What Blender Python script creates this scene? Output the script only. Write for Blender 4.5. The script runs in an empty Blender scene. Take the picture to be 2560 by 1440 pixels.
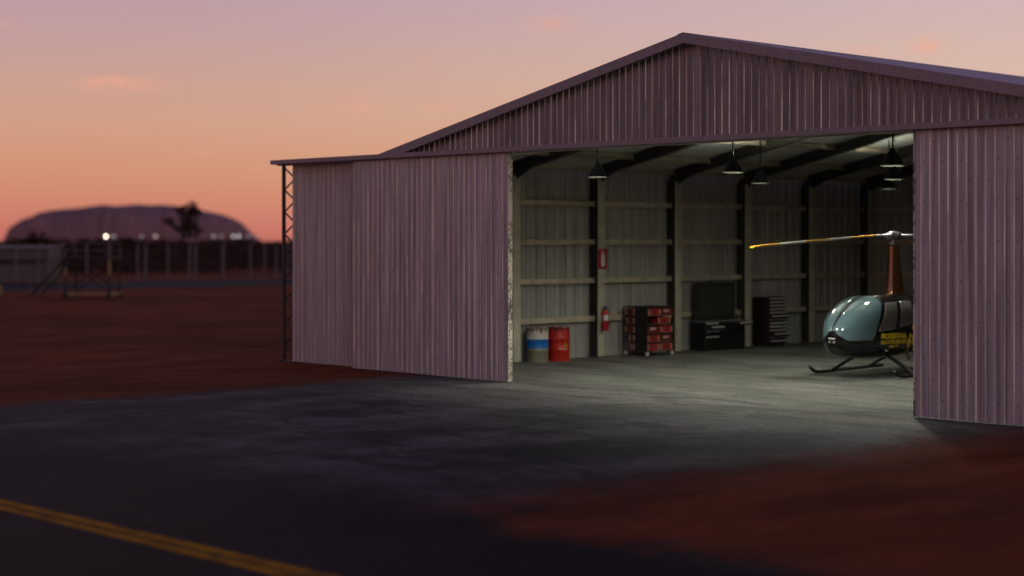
import bpy, math, random
from mathutils import Vector, Matrix, noise as mnoise

random.seed(7)
sc = bpy.context.scene
COL = sc.collection
R = math.radians
F = 4266.7          # focal length in photo pixels
HC = 3.1            # camera height
HY = 603.0          # horizon row

# ------------------------------------------------------------------ frames
A = R(-46.2)
OX, OY = -0.07, 37.35
UX, UY = math.cos(A), math.sin(A)
VX, VY = -math.sin(A), math.cos(A)
def W(u, v, z=0.0):
    return Vector((OX + u*UX + v*VX, OY + u*UY + v*VY, z))
def PX(px, py, Y):
    return Vector(((px-1280)/F*Y, Y, HC-(py-HY)/F*Y))

# ------------------------------------------------------------------ materials
def nmat(name):
    m = bpy.data.materials.new(name); m.use_nodes = True
    nt = m.node_tree
    return m, nt, nt.nodes['Principled BSDF']
class N:
    """small helper for node trees"""
    def __init__(s, nt): s.nt = nt
    def new(s, t, **k):
        n = s.nt.nodes.new(t)
        for a, b in k.items(): setattr(n, a, b)
        return n
    def link(s, a, b): s.nt.links.new(a, b)
    def val(s, sock, v):
        if isinstance(v, (int, float)): sock.default_value = v
        elif isinstance(v, (tuple, list)): sock.default_value = v
        else: s.link(v, sock)
    def math(s, op, a, b=0.0, c=0.0, clamp=False):
        n = s.new('ShaderNodeMath', operation=op); n.use_clamp = clamp
        s.val(n.inputs[0], a); s.val(n.inputs[1], b)
        if len(n.inputs) > 2: s.val(n.inputs[2], c)
        return n.outputs[0]
    def smooth(s, x, a, b):
        n = s.new('ShaderNodeMapRange', interpolation_type='SMOOTHSTEP')
        s.val(n.inputs[0], x); s.val(n.inputs[1], a); s.val(n.inputs[2], b)
        n.inputs[3].default_value = 0; n.inputs[4].default_value = 1
        return n.outputs[0]
    def mix(s, f, a, b, blend='MIX'):
        n = s.new('ShaderNodeMix', data_type='RGBA', blend_type=blend)
        s.val(n.inputs[0], f)
        s.val(n.inputs[6], a if not isinstance(a, tuple) else (*a[:3], 1))
        s.val(n.inputs[7], b if not isinstance(b, tuple) else (*b[:3], 1))
        return n.outputs[2]
    def noise(s, vec, scale, detail=4, rough=.55, scl=None):
        if scl:
            mp = s.new('ShaderNodeMapping'); s.link(vec, mp.inputs[0]); mp.inputs[3].default_value = scl
            vec = mp.outputs[0]
        n = s.new('ShaderNodeTexNoise'); s.link(vec, n.inputs['Vector'])
        n.inputs['Scale'].default_value = scale; n.inputs['Detail'].default_value = detail
        n.inputs['Roughness'].default_value = rough
        return n.outputs['Fac']
    def bump(s, h, strength, dist):
        n = s.new('ShaderNodeBump'); n.inputs['Strength'].default_value = strength
        n.inputs['Distance'].default_value = dist; s.link(h, n.inputs['Height'])
        return n.outputs[0]
    def obj(s):
        return s.new('ShaderNodeTexCoord').outputs['Object']

def simple(name, col, rough=.5, metal=0.0, var=.18, scale=6.0, spec=.5, coat=0.0, bump=0.0):
    m, nt, b = nmat(name); n = N(nt)
    f = n.noise(n.obj(), scale, 5, .6)
    lo = tuple(c*(1-var) for c in col); hi = tuple(min(1, c*(1+var)) for c in col)
    n.link(n.mix(n.smooth(f, .3, .7), lo, hi), b.inputs['Base Color'])
    b.inputs['Roughness'].default_value = rough
    b.inputs['Metallic'].default_value = metal
    b.inputs['Specular IOR Level'].default_value = spec
    b.inputs['Coat Weight'].default_value = coat
    b.inputs['Coat Roughness'].default_value = .05
    if bump: n.link(n.bump(n.noise(n.obj(), scale*6, 3), bump, .01), b.inputs['Normal'])
    return m

def emit(name, col, strength):
    m, nt, b = nmat(name)
    b.inputs['Base Color'].default_value = (*col, 1)
    b.inputs['Emission Color'].default_value = (*col, 1)
    b.inputs['Emission Strength'].default_value = strength
    return m

# corrugated weathered sheet with staggered screws; object coords = hangar u, v, height
def sheet_mat(name, col, pitch, axis='X', screws=True, rough=.42, metal=.35, streak=.25, rib_glint=0.0):
    m, nt, b = nmat(name); n = N(nt)
    co = n.obj(); sp = n.new('ShaderNodeSeparateXYZ'); n.link(co, sp.inputs[0])
    u = sp.outputs[axis]; w = sp.outputs['Z']
    st = n.noise(co, 1.0, 6, .62, (9, 9, .22))
    st2 = n.noise(co, 1.0, 5, .6, (40, 40, .5))
    bl = n.noise(co, .55, 4, .6)
    lo = tuple(c*(1-streak*1.3) for c in col); hi = tuple(min(1, c*(1+streak)) for c in col)
    c = n.mix(n.smooth(st, .32, .7), lo, hi)
    c = n.mix(n.math('MULTIPLY', n.smooth(st2, .5, .75), .35), c, tuple(x*.62 for x in col))
    c = n.mix(n.math('MULTIPLY', n.smooth(bl, .48, .72), .35), c, tuple(x*.7 for x in col))
    # each sheet (4 ribs wide) a little different
    sh = n.new('ShaderNodeTexWhiteNoise', noise_dimensions='1D')
    n.link(n.math('FLOOR', n.math('DIVIDE', u, pitch*4)), sh.inputs['W'])
    c = n.mix(n.math('MULTIPLY', sh.outputs[0], .22), c, tuple(x*.6 for x in col))
    b.inputs['Roughness'].default_value = rough
    rr = n.math('ADD', n.math('MULTIPLY', st2, .3), rough-.12)
    n.link(rr, b.inputs['Roughness'])
    b.inputs['Metallic'].default_value = metal
    if rib_glint:     # sky highlights and glints painted on the rib edges
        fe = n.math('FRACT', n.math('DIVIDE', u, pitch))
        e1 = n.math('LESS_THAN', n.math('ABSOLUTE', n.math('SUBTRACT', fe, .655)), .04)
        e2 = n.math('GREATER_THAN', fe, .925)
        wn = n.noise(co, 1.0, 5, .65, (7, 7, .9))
        k = n.math('MULTIPLY', n.math('MAXIMUM', e1, n.math('MULTIPLY', e2, .7)), n.math('MULTIPLY', n.smooth(wn, .30, .68), rib_glint))
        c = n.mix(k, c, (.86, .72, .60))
        gl = n.math('MULTIPLY', n.math('MAXIMUM', e1, e2), n.smooth(n.noise(co, 1.0, 4, .6, (5, 5, .55)), .51, .62))  # patchy brighter glints painted along the same edges
        c = n.mix(n.math('MULTIPLY', gl, .9*rib_glint), c, (.95, .86, .74))
    if screws:
        q = n.math('DIVIDE', u, pitch)
        fu = n.math('FRACT', q)
        par = n.math('MULTIPLY', n.math('FRACT', n.math('MULTIPLY', n.math('FLOOR', q), .5)), 1.0)
        fw = n.math('FRACT', n.math('ADD', n.math('DIVIDE', w, .69), par))
        du = n.math('MULTIPLY', n.math('SUBTRACT', fu, .30), pitch)
        dw = n.math('MULTIPLY', n.math('SUBTRACT', fw, .5), .69)
        d = n.math('SQRT', n.math('ADD', n.math('MULTIPLY', du, du), n.math('MULTIPLY', dw, dw)))
        c = n.mix(n.smooth(d, .016, .009), c, (.03, .026, .026))
    n.link(c, b.inputs['Base Color'])
    n.link(n.bump(n.noise(co, 1.0, 5, .6, (5, 5, 2)), .25, .02), b.inputs['Normal'])
    return m

PITCH = .18
M = {}
M['sheet'] = sheet_mat('weathered_corrugated_steel', (.455, .45, .50), PITCH, rough=.36, metal=.3, rib_glint=.95, streak=.33)
M['sheet_rear'] = sheet_mat('greyer_corrugated_steel', (.45, .45, .48), PITCH, rough=.36, metal=.3, rib_glint=.6, streak=.3)
M['gable'] = sheet_mat('shaded_gable_sheet', (.23, .215, .235), PITCH, rough=.36, metal=.3, rib_glint=.8, streak=.33)  # darker copy of the door sheet, standing for shade on the gable
M['fascia'] = simple('painted_fascia_steel', (.33, .285, .305), .55, .1, .1, 14, bump=.15)
M['ceil'] = sheet_mat('roof_underside_sheet', (.62, .62, .58), .22, 'Y', False, .6, .1, .12)
M['roof'] = sheet_mat('corrugated_roof_steel', (.60, .58, .70), .22, 'Y', False, .5, .1, .12)
M['inner'] = sheet_mat('inner_wall_sheet', (.43, .425, .415), .36, 'Y', False, .6, .1, .22)
M['steel'] = simple('primed_frame_steel', (.50, .47, .38), .55, .0, .15, 3, bump=.1)
M['dark_and_shade'] = simple('dark_and_shaded_steel', (.05, .045, .038), .6, .0, .15, 3)  # dark base stands for shade on column webs and rafters; lattice posts share it
M['girt'] = simple('girt_steel', (.52, .45, .36), .55, 0, .2, 2.5)
M['black'] = simple('black_enamel', (.012, .012, .013), .35, 0, .2, 8)
M['blackmatte'] = simple('black_satin_paint', (.02, .019, .019), .6, 0, .2, 8)
M['chrome'] = simple('worn_alloy', (.5, .5, .5), .25, .9, .15, 10)
M['handle'] = simple('brushed_handle', (.80, .80, .80), .45, .2, .1, 10)
M['white'] = simple('white_enamel', (.75, .75, .73), .5, 0, .06, 6)
M['red'] = simple('red_enamel', (.42, .012, .014), .3, 0, .12, 8)
M['yellowpaint'] = simple('yellow_paint', (.62, .40, .03), .5, 0, .15, 8)

# shade enamel
M['lampblack'] = simple('lamp_black', (.006, .006, .006), .7, 0, .1, 8, .02)
M['lampin'] = simple('lamp_inner_white', (.35, .35, .32), .5, 0, .03, 8)

# door edge: flaking cream paint over dark steel
def edge_mat():
    m, nt, b = nmat('flaking_edge_paint'); n = N(nt)
    co = n.obj()
    f = n.noise(co, 1.0, 6, .75, (30, 30, 14)); g = n.noise(co, 1.0, 3, .6, (1, 1, .9))
    k = n.smooth(n.math('ADD', f, n.math('MULTIPLY', n.math('SUBTRACT', g, .5), .7)), .42, .50)
    n.link(n.mix(k, (.10, .085, .065), (.86, .82, .70)), b.inputs['Base Color'])
    b.inputs['Roughness'].default_value = .6
    return m
M['edge'] = edge_mat()

# ground: red dirt, apron asphalt, taxiway, one world-space material so that dust drifts across the edges
def ground_mat():
    m, nt, b = nmat('dusty_ground'); n = N(nt)
    pos = n.new('ShaderNodeNewGeometry').outputs['Position']
    mp = n.new('ShaderNodeMapping', vector_type='TEXTURE'); n.link(pos, mp.inputs[0])
    mp.inputs[1].default_value = (OX, OY, 0); mp.inputs[2].default_value = (0, 0, A)
    L = mp.outputs[0]
    sp = n.new('ShaderNodeSeparateXYZ'); n.link(L, sp.inputs[0]); u, v = sp.outputs[0], sp.outputs[1]
    n1 = n.noise(L, .45, 5, .6); n2 = n.noise(L, 2.2, 5, .65)
    wob = n.math('ADD', n.math('MULTIPLY', n.math('SUBTRACT', n1, .5), 3.0), n.math('MULTIPLY', n.math('SUBTRACT', n2, .5), 1.6))
    # dirt both sides of the apron
    left = n.smooth(n.math('ADD', n.math('MULTIPLY', u, -1.0), wob), 2.1, 3.5)
    right = n.smooth(n.math('ADD', u, wob), 11.3, 13.9)
    side = n.math('MAXIMUM', left, right)
    # no dirt inside the hangar (v>0) between the walls
    inside = n.math('MULTIPLY', n.smooth(v, -.35, .25), n.math('MULTIPLY', n.smooth(u, -4.9, -4.4), n.smooth(u, 15.2, 14.7)))
    twy = n.smooth(n.math('ADD', v, n.math('MULTIPLY', wob, .8)), -13.4, -12.1)
    dirt = n.math('MULTIPLY', n.math('MULTIPLY', side, twy), n.math('SUBTRACT', 1.0, inside))
    far = n.smooth(v, -34, -38)
    dirt = n.math('MAXIMUM', dirt, far)
    # dirt colour
    d1 = n.noise(L, .8, 6, .65, (1, .35, 1)); d2 = n.noise(L, .06, 4, .6)
    dc = n.mix(n.smooth(d1, .3, .72), (.17, .050, .021), (.34, .104, .042))
    dc = n.mix(n.math('MULTIPLY', n.smooth(d2, .45, .7), .6), dc, (.085, .03, .022))
    # asphalt / concrete
    a1 = n.noise(L, .35, 7, .7, (1, .45, 1)); a2 = n.noise(L, 1.6, 5, .6, (.6, 1.6, 1)); a3 = n.noise(L, 38, 3, .7)
    ac = n.mix(n.smooth(a1, .40, .62), (.050, .047, .054), (.20, .185, .207))
    ac = n.mix(n.math('MULTIPLY', n.smooth(a2, .5, .75), .5), ac, (.058, .055, .062))
    ac = n.mix(n.math('MULTIPLY', n.smooth(n.noise(L, .22, 4, .6), .55, .7), .5), ac, (.04, .04, .045))
    nd = n.new('ShaderNodeTexNoise'); mpd = n.new('ShaderNodeMapping'); n.link(L, mpd.inputs[0]); mpd.inputs[3].default_value = (.30, .62, 1); n.link(mpd.outputs[0], nd.inputs['Vector'])
    nd.inputs['Scale'].default_value = 1.0; nd.inputs['Detail'].default_value = 9; nd.inputs['Roughness'].default_value = .68; nd.inputs['Distortion'].default_value = 1.6
    ac = n.mix(n.math('MULTIPLY', n.smooth(nd.outputs['Fac'], .50, .60), .7), ac, (.040, .037, .043))
    t = n.smooth(v, -11.0, -13.6)
    ac = n.mix(t, ac, n.mix(n.smooth(a1, .3, .7), (.013, .0125, .015), (.030, .028, .032)))
    conc = n.mix(n.smooth(n.noise(L, .5, 6, .65, (.5, 1.4, 1)), .3, .7), (.15, .148, .138), (.33, .325, .30))
    conc = n.mix(n.math('MULTIPLY', n.smooth(nd.outputs['Fac'], .47, .62), .6), conc, (.11, .108, .10))
    g20 = n.noise(L, 17, 4, .75)
    ins = n.math('MULTIPLY', n.smooth(n.math('ADD', v, wob), -5.5, -1.0), .85)
    ac = n.mix(ins, ac, conc)
    ac = n.mix(n.math('MULTIPLY', n.smooth(a3, .40, .60), .62), ac, n.mix(1.0, ac, (.35, .35, .36), 'MULTIPLY'))
    ac = n.mix(n.math('MULTIPLY', n.smooth(g20, .44, .60), .55), ac, n.mix(1.0, ac, (.42, .42, .43), 'MULTIPLY'))
    ac = n.mix(n.math('MULTIPLY', n.smooth(g20, .46, .36), .4), ac, n.mix(1.0, ac, (1.7, 1.7, 1.7), 'MULTIPLY'))
    # dust on the tarmac
    ac = n.mix(n.math('MULTIPLY', n.smooth(n2, .55, .8), .12), ac, (.13, .045, .026))
    n.link(n.mix(dirt, ac, dc), b.inputs['Base Color'])
    n.link(n.math('SUBTRACT', .07, n.math('MULTIPLY', dirt, .02)), b.inputs['Specular IOR Level'])
    n.link(n.math('ADD', n.math('MULTIPLY', dirt, .3), .62), b.inputs['Roughness'])
    h = n.math('ADD', n.math('MULTIPLY', n.noise(L, 14, 4, .75), .05), n.math('MULTIPLY', n.noise(L, 1.5, 5, .6, (.5, 1.5, 1)), .10))
    n.link(n.bump(h, .9, 1.0), b.inputs['Normal'])
    return m
M['ground'] = ground_mat()
def twy_mat():
    m, nt, b = nmat('far_tarmac'); n = N(nt)
    f = n.noise(n.obj(), .3, 5)
    n.link(n.mix(f, (.03, .03, .036), (.05, .048, .056)), b.inputs['Base Color']); b.inputs['Roughness'].default_value = .8; b.inputs['Specular IOR Level'].default_value = .1
    return m
M['tarmac'] = twy_mat()
def line_mat():
    m, nt, b = nmat('worn_line_paint'); n = N(nt)
    pos = n.new('ShaderNodeNewGeometry').outputs['Position']
    f = n.noise(pos, 3.0, 6, .7); g = n.noise(pos, 22, 4, .7)
    k = n.smooth(n.math('ADD', n.math('MULTIPLY', f, .6), n.math('MULTIPLY', g, .4)), .36, .56)
    n.link(n.mix(k, (.12, .06, .01), (.66, .31, .004)), b.inputs['Base Color']); b.inputs['Roughness'].default_value = .8; b.inputs['Specular IOR Level'].default_value = .08
    return m
M['line'] = line_mat()

# ------------------------------------------------------------------ mesh builder
class MB:
    def __init__(s): s.v = []; s.f = []; s.mi = []; s.mat = 0
    def face(s, idx): s.f.append(tuple(idx)); s.mi.append(s.mat)
    def add(s, vs, fs, mtx=None):
        o = len(s.v)
        for p in vs:
            p = Vector(p); s.v.append(mtx @ p if mtx else p)
        for f in fs: s.face([o+i for i in f])
        return s
    def box(s, x0, x1, y0, y1, z0, z1, mtx=None, bev=0.0):
        if x0 > x1: x0, x1 = x1, x0
        if y0 > y1: y0, y1 = y1, y0
        if z0 > z1: z0, z1 = z1, z0
        if bev <= 0:
            return s.add([(x0,y0,z0),(x1,y0,z0),(x1,y1,z0),(x0,y1,z0),(x0,y0,z1),(x1,y0,z1),(x1,y1,z1),(x0,y1,z1)],
                  [(0,3,2,1),(4,5,6,7),(0,1,5,4),(1,2,6,5),(2,3,7,6),(3,0,4,7)], mtx)
        b = min(bev, (x1-x0)*.45, (y1-y0)*.45, (z1-z0)*.45)
        vs = []; ix = {}
        for i, X in enumerate((x0, x1)):
            for j, Y in enumerate((y0, y1)):
                for k, Z in enumerate((z0, z1)):
                    sx, sy, sz = (1, -1)[i], (1, -1)[j], (1, -1)[k]
                    ix[i,j,k] = len(vs)
                    vs += [(X, Y+sy*b, Z+sz*b), (X+sx*b, Y, Z+sz*b), (X+sx*b, Y+sy*b, Z)]
        fs = []
        g = lambda i,j,k,a: ix[i,j,k]+a
        for i in (0,1): fs.append((g(i,0,0,0),g(i,1,0,0),g(i,1,1,0),g(i,0,1,0)))
        for j in (0,1): fs.append((g(0,j,0,1),g(1,j,0,1),g(1,j,1,1),g(0,j,1,1)))
        for k in (0,1): fs.append((g(0,0,k,2),g(1,0,k,2),g(1,1,k,2),g(0,1,k,2)))
        for j in (0,1):
            for k in (0,1): fs.append((g(0,j,k,1),g(1,j,k,1),g(1,j,k,2),g(0,j,k,2)))
        for i in (0,1):
            for k in (0,1): fs.append((g(i,0,k,0),g(i,1,k,0),g(i,1,k,2),g(i,0,k,2)))
            for j in (0,1): fs.append((g(i,j,0,0),g(i,j,1,0),g(i,j,1,1),g(i,j,0,1)))
        for q in ix.values(): fs.append((q, q+1, q+2))
        return s.add(vs, fs, mtx)
    def tube(s, pts, r, n=8, caps=True):
        pts = [Vector(p) for p in pts]; rs = r if isinstance(r, (list, tuple)) else [r]*len(pts)
        o = len(s.v); up = Vector((0,0,1)); prev = None
        for i, p in enumerate(pts):
            d = (pts[min(i+1, len(pts)-1)] - pts[max(i-1, 0)]).normalized()
            if prev is None:
                a = d.orthogonal().normalized()
            else:
                a = (prev - d*prev.dot(d)).normalized()
            prev = a; bb = d.cross(a)
            for k in range(n):
                t = 2*math.pi*k/n
                s.v.append(p + (a*math.cos(t)+bb*math.sin(t))*rs[i])
        for i in range(len(pts)-1):
            for k in range(n):
                s.face((o+i*n+k, o+i*n+(k+1)%n, o+(i+1)*n+(k+1)%n, o+(i+1)*n+k))
        if caps:
            s.face([o+k for k in range(n)][::-1]); e = o+(len(pts)-1)*n; s.face([e+k for k in range(n)])
        return s
    def lathe(s, prof, n=32, mtx=None, cap=True):
        o = len(s.v)
        for r, z in prof:
            for k in range(n):
                t = 2*math.pi*k/n; p = Vector((r*math.cos(t), r*math.sin(t), z))
                s.v.append(mtx @ p if mtx else p)
        for i in range(len(prof)-1):
            for k in range(n):
                s.face((o+i*n+k, o+i*n+(k+1)%n, o+(i+1)*n+(k+1)%n, o+(i+1)*n+k))
        if cap:
            if prof[0][0] > 1e-4: s.face([o+k for k in range(n)][::-1])
            e = o+(len(prof)-1)*n
            if prof[-1][0] > 1e-4: s.face([e+k for k in range(n)])
        return s
    def grid(s, rows, closed=False):
        o = len(s.v); m = len(rows[0])
        for r in rows: s.v += [Vector(p) for p in r]
        for i in range(len(rows)-1):
            for k in range(m if closed else m-1):
                s.face((o+i*m+k, o+i*m+(k+1)%m, o+(i+1)*m+(k+1)%m, o+(i+1)*m+k))
        return s
    def build(s, name, mats, parent=None, smooth=False, loc=None, fix=True, shadeangle=None):
        me = bpy.data.meshes.new(name)
        me.from_pydata([tuple(p) for p in s.v], [], s.f)
        for m in (mats if isinstance(mats, (list, tuple)) else [mats]): me.materials.append(m)
        me.polygons.foreach_set('material_index', s.mi)
        if fix:
            import bmesh
            bm = bmesh.new(); bm.from_mesh(me); bmesh.ops.recalc_face_normals(bm, faces=bm.faces); bm.to_mesh(me); bm.free()
        if smooth:
            me.polygons.foreach_set('use_smooth', [True]*len(me.polygons))
            if smooth != 'all': me.set_sharp_from_angle(angle=R(38))
        me.update()
        o = bpy.data.objects.new(name, me); COL.objects.link(o)
        if parent: o.parent = parent
        if loc is not None: o.location = loc
        return o

def thing(name, label, cat, loc=(0,0,0), rz=0.0, group=None):
    o = bpy.data.objects.new(name, None); COL.objects.link(o)
    o.empty_display_size = .2
    o.location = loc; o.rotation_euler = (0, 0, rz); o['label'] = label; o['category'] = cat
    if group: o['group'] = group
    return o
def tag(o, label, cat, group=None, kind=None):
    o['label'] = label; o['category'] = cat
    if group: o['group'] = group
    if kind: o['kind'] = kind
    return o
def struct(o, kind='structure'):
    o['kind'] = kind; return o
def dup(root, loc, rz, label, group=None):
    r = root.copy(); COL.objects.link(r); r.location = loc; r.rotation_euler = (0, 0, rz); r['label'] = label
    if group: r['group'] = group
    for ch in list(root.children):
        c = ch.copy(); COL.objects.link(c); c.parent = r
        for g in ch.children:
            d = g.copy(); COL.objects.link(d); d.parent = c
    return r

# ------------------------------------------------------------------ ground
BIG = 45000
b = MB()
xs = [-BIG, -2000, -200, -60, 0, 60, 200, 2000, BIG]
b.grid([[(x, y, 0) for x in xs] for y in [-300, 0, 60, 200, 1500, 8000, BIG]])
struct(b.build('ground', M['ground']))
def sheet(name, u0, u1, v0, v1, z, mat, nu=24, nv=24, wob=0.0):
    b = MB()
    b.grid([[W(u0+(u1-u0)*i/nu, v0+(v1-v0)*j/nv, z) for i in range(nu+1)] for j in range(nv+1)])
    return struct(b.build(name, mat))
sheet('apron', -2.7, 12.4, -12.7, .05, .004, M['ground'])
sheet('taxiway', -120, 120, -34, -12.7, .004, M['ground'])
sheet('hangar_floor', -4.55, 14.85, .05, 20.1, .004, M['ground'])
sheet('taxiway_line', -60, 60, -16.22, -16.07, .008, M['line'], 60, 1)
sheet('taxiway_line', -60, 60, -16.45, -16.30, .008, M['line'], 60, 1)
sheet('far_taxiway', -88, -71, -200, 500, .004, M['tarmac'])

# ------------------------------------------------------------------ hangar
H = thing('aircraft_hangar', 'gabled corrugated steel hangar with open sliding doors and lit interior', 'hangar', (OX, OY, 0), A)
UL, UR, VB = -4.55, 14.85, 20.1
UA, ZA, SL, SR = 5.147, 7.19, .2162, .2053
def ztop(u): return ZA - (SL*(UA-u) if u < UA else SR*(u-UA))

def corr_profile(a0, a1, pitch, h, flat=.62, ramp=.07):
    """polyline (a, offset) of a trapezoidal sheet from a0 to a1"""
    k0 = math.floor(a0/pitch)-1; pts = []
    k = k0
    while k*pitch < a1+pitch:
        s = k*pitch
        mid = flat*.5
        for f, o in ((0,0),(mid-.06,0),(mid-.035,h*.18),(mid+.035,h*.18),(mid+.06,0),(flat,0),(flat+ramp,h),(1-ramp,h)):
            pts.append((s+f*pitch, o))
        k += 1
    out = []
    for (x0,o0),(x1,o1) in zip(pts, pts[1:]):
        if x1 <= a0 or x0 >= a1: continue
        if x0 < a0: o0 = o0+(o1-o0)*(a0-x0)/(x1-x0); x0 = a0
        if not out: out.append((x0,o0))
        if x1 > a1: o1 = o0+(o1-o0)*(a1-x0)/(x1-x0); x1 = a1
        out.append((x1,o1))
    return out

def corr_wall_u(u0, u1, v, zb, zt, h=.024, nz=1, pitch=PITCH):
    """wall facing -v; zb, zt functions of u"""
    b = MB(); pr = corr_profile(u0, u1, pitch, h)
    rows = []
    for j in range(nz+1):
        rows.append([(u, v-o, zb(u)+(zt(u)-zb(u))*j/nz) for u, o in pr])
    b.grid(rows); return b

ZD = 5.045   # door head
def door(u0, u1, v, edge=0, mat='sheet'):
    b = corr_wall_u(u0, u1, v, lambda u: .03, lambda u: ZD-.004, .016)
    b.box(u0+.002, u1-.002, v+.012, v+.10, .03, ZD-.006)
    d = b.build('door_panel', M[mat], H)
    if edge:
        e = MB(); x = u1 if edge > 0 else u0
        e.box(x, x+.012*edge, v-.03, v+.106, .025, ZD-.005, bev=.004)
        e.build('edge_trim', M['edge'], d)
    return d
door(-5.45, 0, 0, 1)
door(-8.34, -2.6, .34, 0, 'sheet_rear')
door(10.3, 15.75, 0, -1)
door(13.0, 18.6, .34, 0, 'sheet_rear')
b = MB(); b.box(-8.56, 19.0, -.215, .30, ZD, ZD+.108, bev=.006); b.build('header_beam', M['fascia'], H)
b = MB(); b.box(-8.4, 18.9, .11, .19, ZD-.022, ZD-.002, bev=.003); b.build('lit_soffit_strip', simple('lit_soffit_pale', (.78,.80,.70), .5), H)  # added pale strip; its colour stands for light on the header soffit
# guide strip below doors
for u0, u1, v in ((-5.44, -.02, 0),):
    pass
# gable wall
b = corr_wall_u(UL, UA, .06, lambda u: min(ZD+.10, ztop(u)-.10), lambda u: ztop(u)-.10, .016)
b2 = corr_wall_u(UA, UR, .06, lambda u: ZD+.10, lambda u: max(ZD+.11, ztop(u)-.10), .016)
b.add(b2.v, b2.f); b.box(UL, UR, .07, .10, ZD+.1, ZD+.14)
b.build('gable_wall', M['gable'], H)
# rake fascias
def rake(ua, ub):
    b = MB(); n_ = 40; us = [lerp(ua, ub, k/n_) for k in range(n_+1)]; fl = ZD+.05
    for v0, v1, ht, hb in ((-.19, -.17, 0, -.185), (-.196, -.14, -.186, -.198)):
        rows = []
        for u in us:
            z1 = max(fl+.02, ztop(u)+ht); z0 = max(fl, ztop(u)+hb); z1 = max(z1, z0+.004)
            rows.append([(u, v0, z0), (u, v1, z0), (u, v1, z1), (u, v0, z1)])
        b.grid(rows, closed=True)
        k = len(b.v); b.face((k-4,k-3,k-2,k-1)); b.face((k-4*len(us),k-4*len(us)+1,k-4*len(us)+2,k-4*len(us)+3))
    b.build('rake_fascia', M['fascia'], H)
def lerp(a, b, t): return a+(b-a)*t
rake(-4.45, UA-.0005); rake(UA+.0005, UR+.25)
# roof sheets, ribs run ridge to eave
def roofside(ua, ub):
    b = MB(); pr = corr_profile(-.165, VB+.2, .22, .032)
    b.grid([[(u, v, ztop(u)-.028+o) for v, o in pr] for u in (ua, ub)])
    b.mat = 1; b.grid([[(u, v, ztop(u)-.034+o) for v, o in pr] for u in (ua, ub)])
    return b.build('roof_sheet', [M['roof'], M['ceil']], H)
roofside(-4.42, UA-.001); roofside(UA+.001, UR+.3)
b = MB()
b.add([(UA-.16, -.2, ztop(UA-.16)+.008), (UA, -.2, ZA+.012), (UA+.16, -.2, ztop(UA+.16)+.008),
       (UA-.16, VB+.2, ztop(UA-.16)+.008), (UA, VB+.2, ZA+.012), (UA+.16, VB+.2, ztop(UA+.16)+.008)], [(0,1,4,3),(1,2,5,4)])
b.build('ridge_cap', M['roof'], H)
# side and back walls
def corr_wall_v(u, v0, v1, z1, sgn, h=.02, pitch=.36):
    b = MB(); pr = corr_profile(v0, v1, pitch, h*1.7, .74, .06)
    b.grid([[(u+sgn*o, v, z) for v, o in pr] for z in (.0, z1)])
    return b
for u, sg in ((UL, 1), (UR, -1)):
    b = corr_wall_v(u, .30, VB, ztop(u)-.05, sg)
    e = .035*sg
    b.box(u-e*1.0, u-e*.35, .30, VB, 0, ztop(u)-.05)
    b.build('side_wall', M['inner'], H)
b = MB(); pr = corr_profile(UL, UR, .36, .02, .78, .05)
b.grid([[(u, VB-o, z(u)) for u, o in pr] for z in (lambda u: 0, lambda u: ztop(u)-.05)])
b.build('back_wall', M['inner'], H)
# frames
VF = [1.15, 4.3, 7.43, 10.57, 13.68, 16.8, 19.9]
FW = .13
for k, v in enumerate(VF):
    for sgn, uw in ((1, UL), (-1, UR)):
        c = MB(); zt = ztop(uw)-.33
        a0, a1 = uw+sgn*.03, uw+sgn*.35
        c.box(a1-sgn*.018, a1, v-FW, v+FW, 0.004, zt+sgn*0, bev=.004)
        c.mat = 1  # web and back flange coloured dark to carry the shade on them
        c.box(a0, a0+sgn*.016, v-FW, v+FW, 0.004, zt)
        c.box(a0+sgn*.016, a1-sgn*.018, v-.012, v+.012, 0.004, zt)
        c.box(a0, a1+sgn*.06, v-FW-.03, v+FW+.03, .004, .03)
        c.build('column', [M['steel'], M['dark_and_shade']], H)
    rf = MB()
    for ua, ub in ((UL+.03, UA), (UR-.03, UA)):
        def seg(du0, du1, dz0, dz1, hw):
            pts = []
            for u in (ua, ub):
                z = ztop(u)
                pts += [(u, v-hw, z+dz0), (u, v+hw, z+dz0), (u, v+hw, z+dz1), (u, v-hw, z+dz1)]
            rf.add(pts, [(0,1,2,3),(4,5,6,7),(0,4,5,1),(1,5,6,2),(2,6,7,3),(3,7,4,0)])
        seg(0, 0, -.33, -.312, .10); seg(0, 0, -.312, -.066, .012); seg(0, 0, -.066, -.05, .10)
        # haunch plate at the knee
        s = 1 if ua < UA else -1
        u0, u1 = ua, ua+s*.85
        pts = []
        for hw in (-.011, .011):
            pts += [(u0, v+hw, ztop(u0)-.33), (u1, v+hw, ztop(u1)-.332), (u0+s*.32, v+hw, ztop(u0)-.42), (u0, v+hw, ztop(u0)-.42)]
        rf.add(pts, [(0,1,2,3),(7,6,5,4),(0,4,5,1),(1,5,6,2),(2,6,7,3),(3,7,4,0)])
    rf.build('rafter', M['dark_and_shade'], H)  # rafter shade is put into the dark colour
GZ = [1.03, 2.05, 3.08, 4.10]
for k in range(len(VF)-1):
    for z in GZ:
        g = MB(); v0, v1 = VF[k]+.016, VF[k+1]-.016
        g.box(UL+.023, UL+.035+.09, v0, v1, z-.07, z-.062); g.box(UL+.023, UL+.125, v0, v1, z+.062, z+.07)
        g.box(UL+.117, UL+.125, v0, v1, z-.062, z+.062, bev=.002)
        g.build('girt', M['girt'], H)
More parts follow.
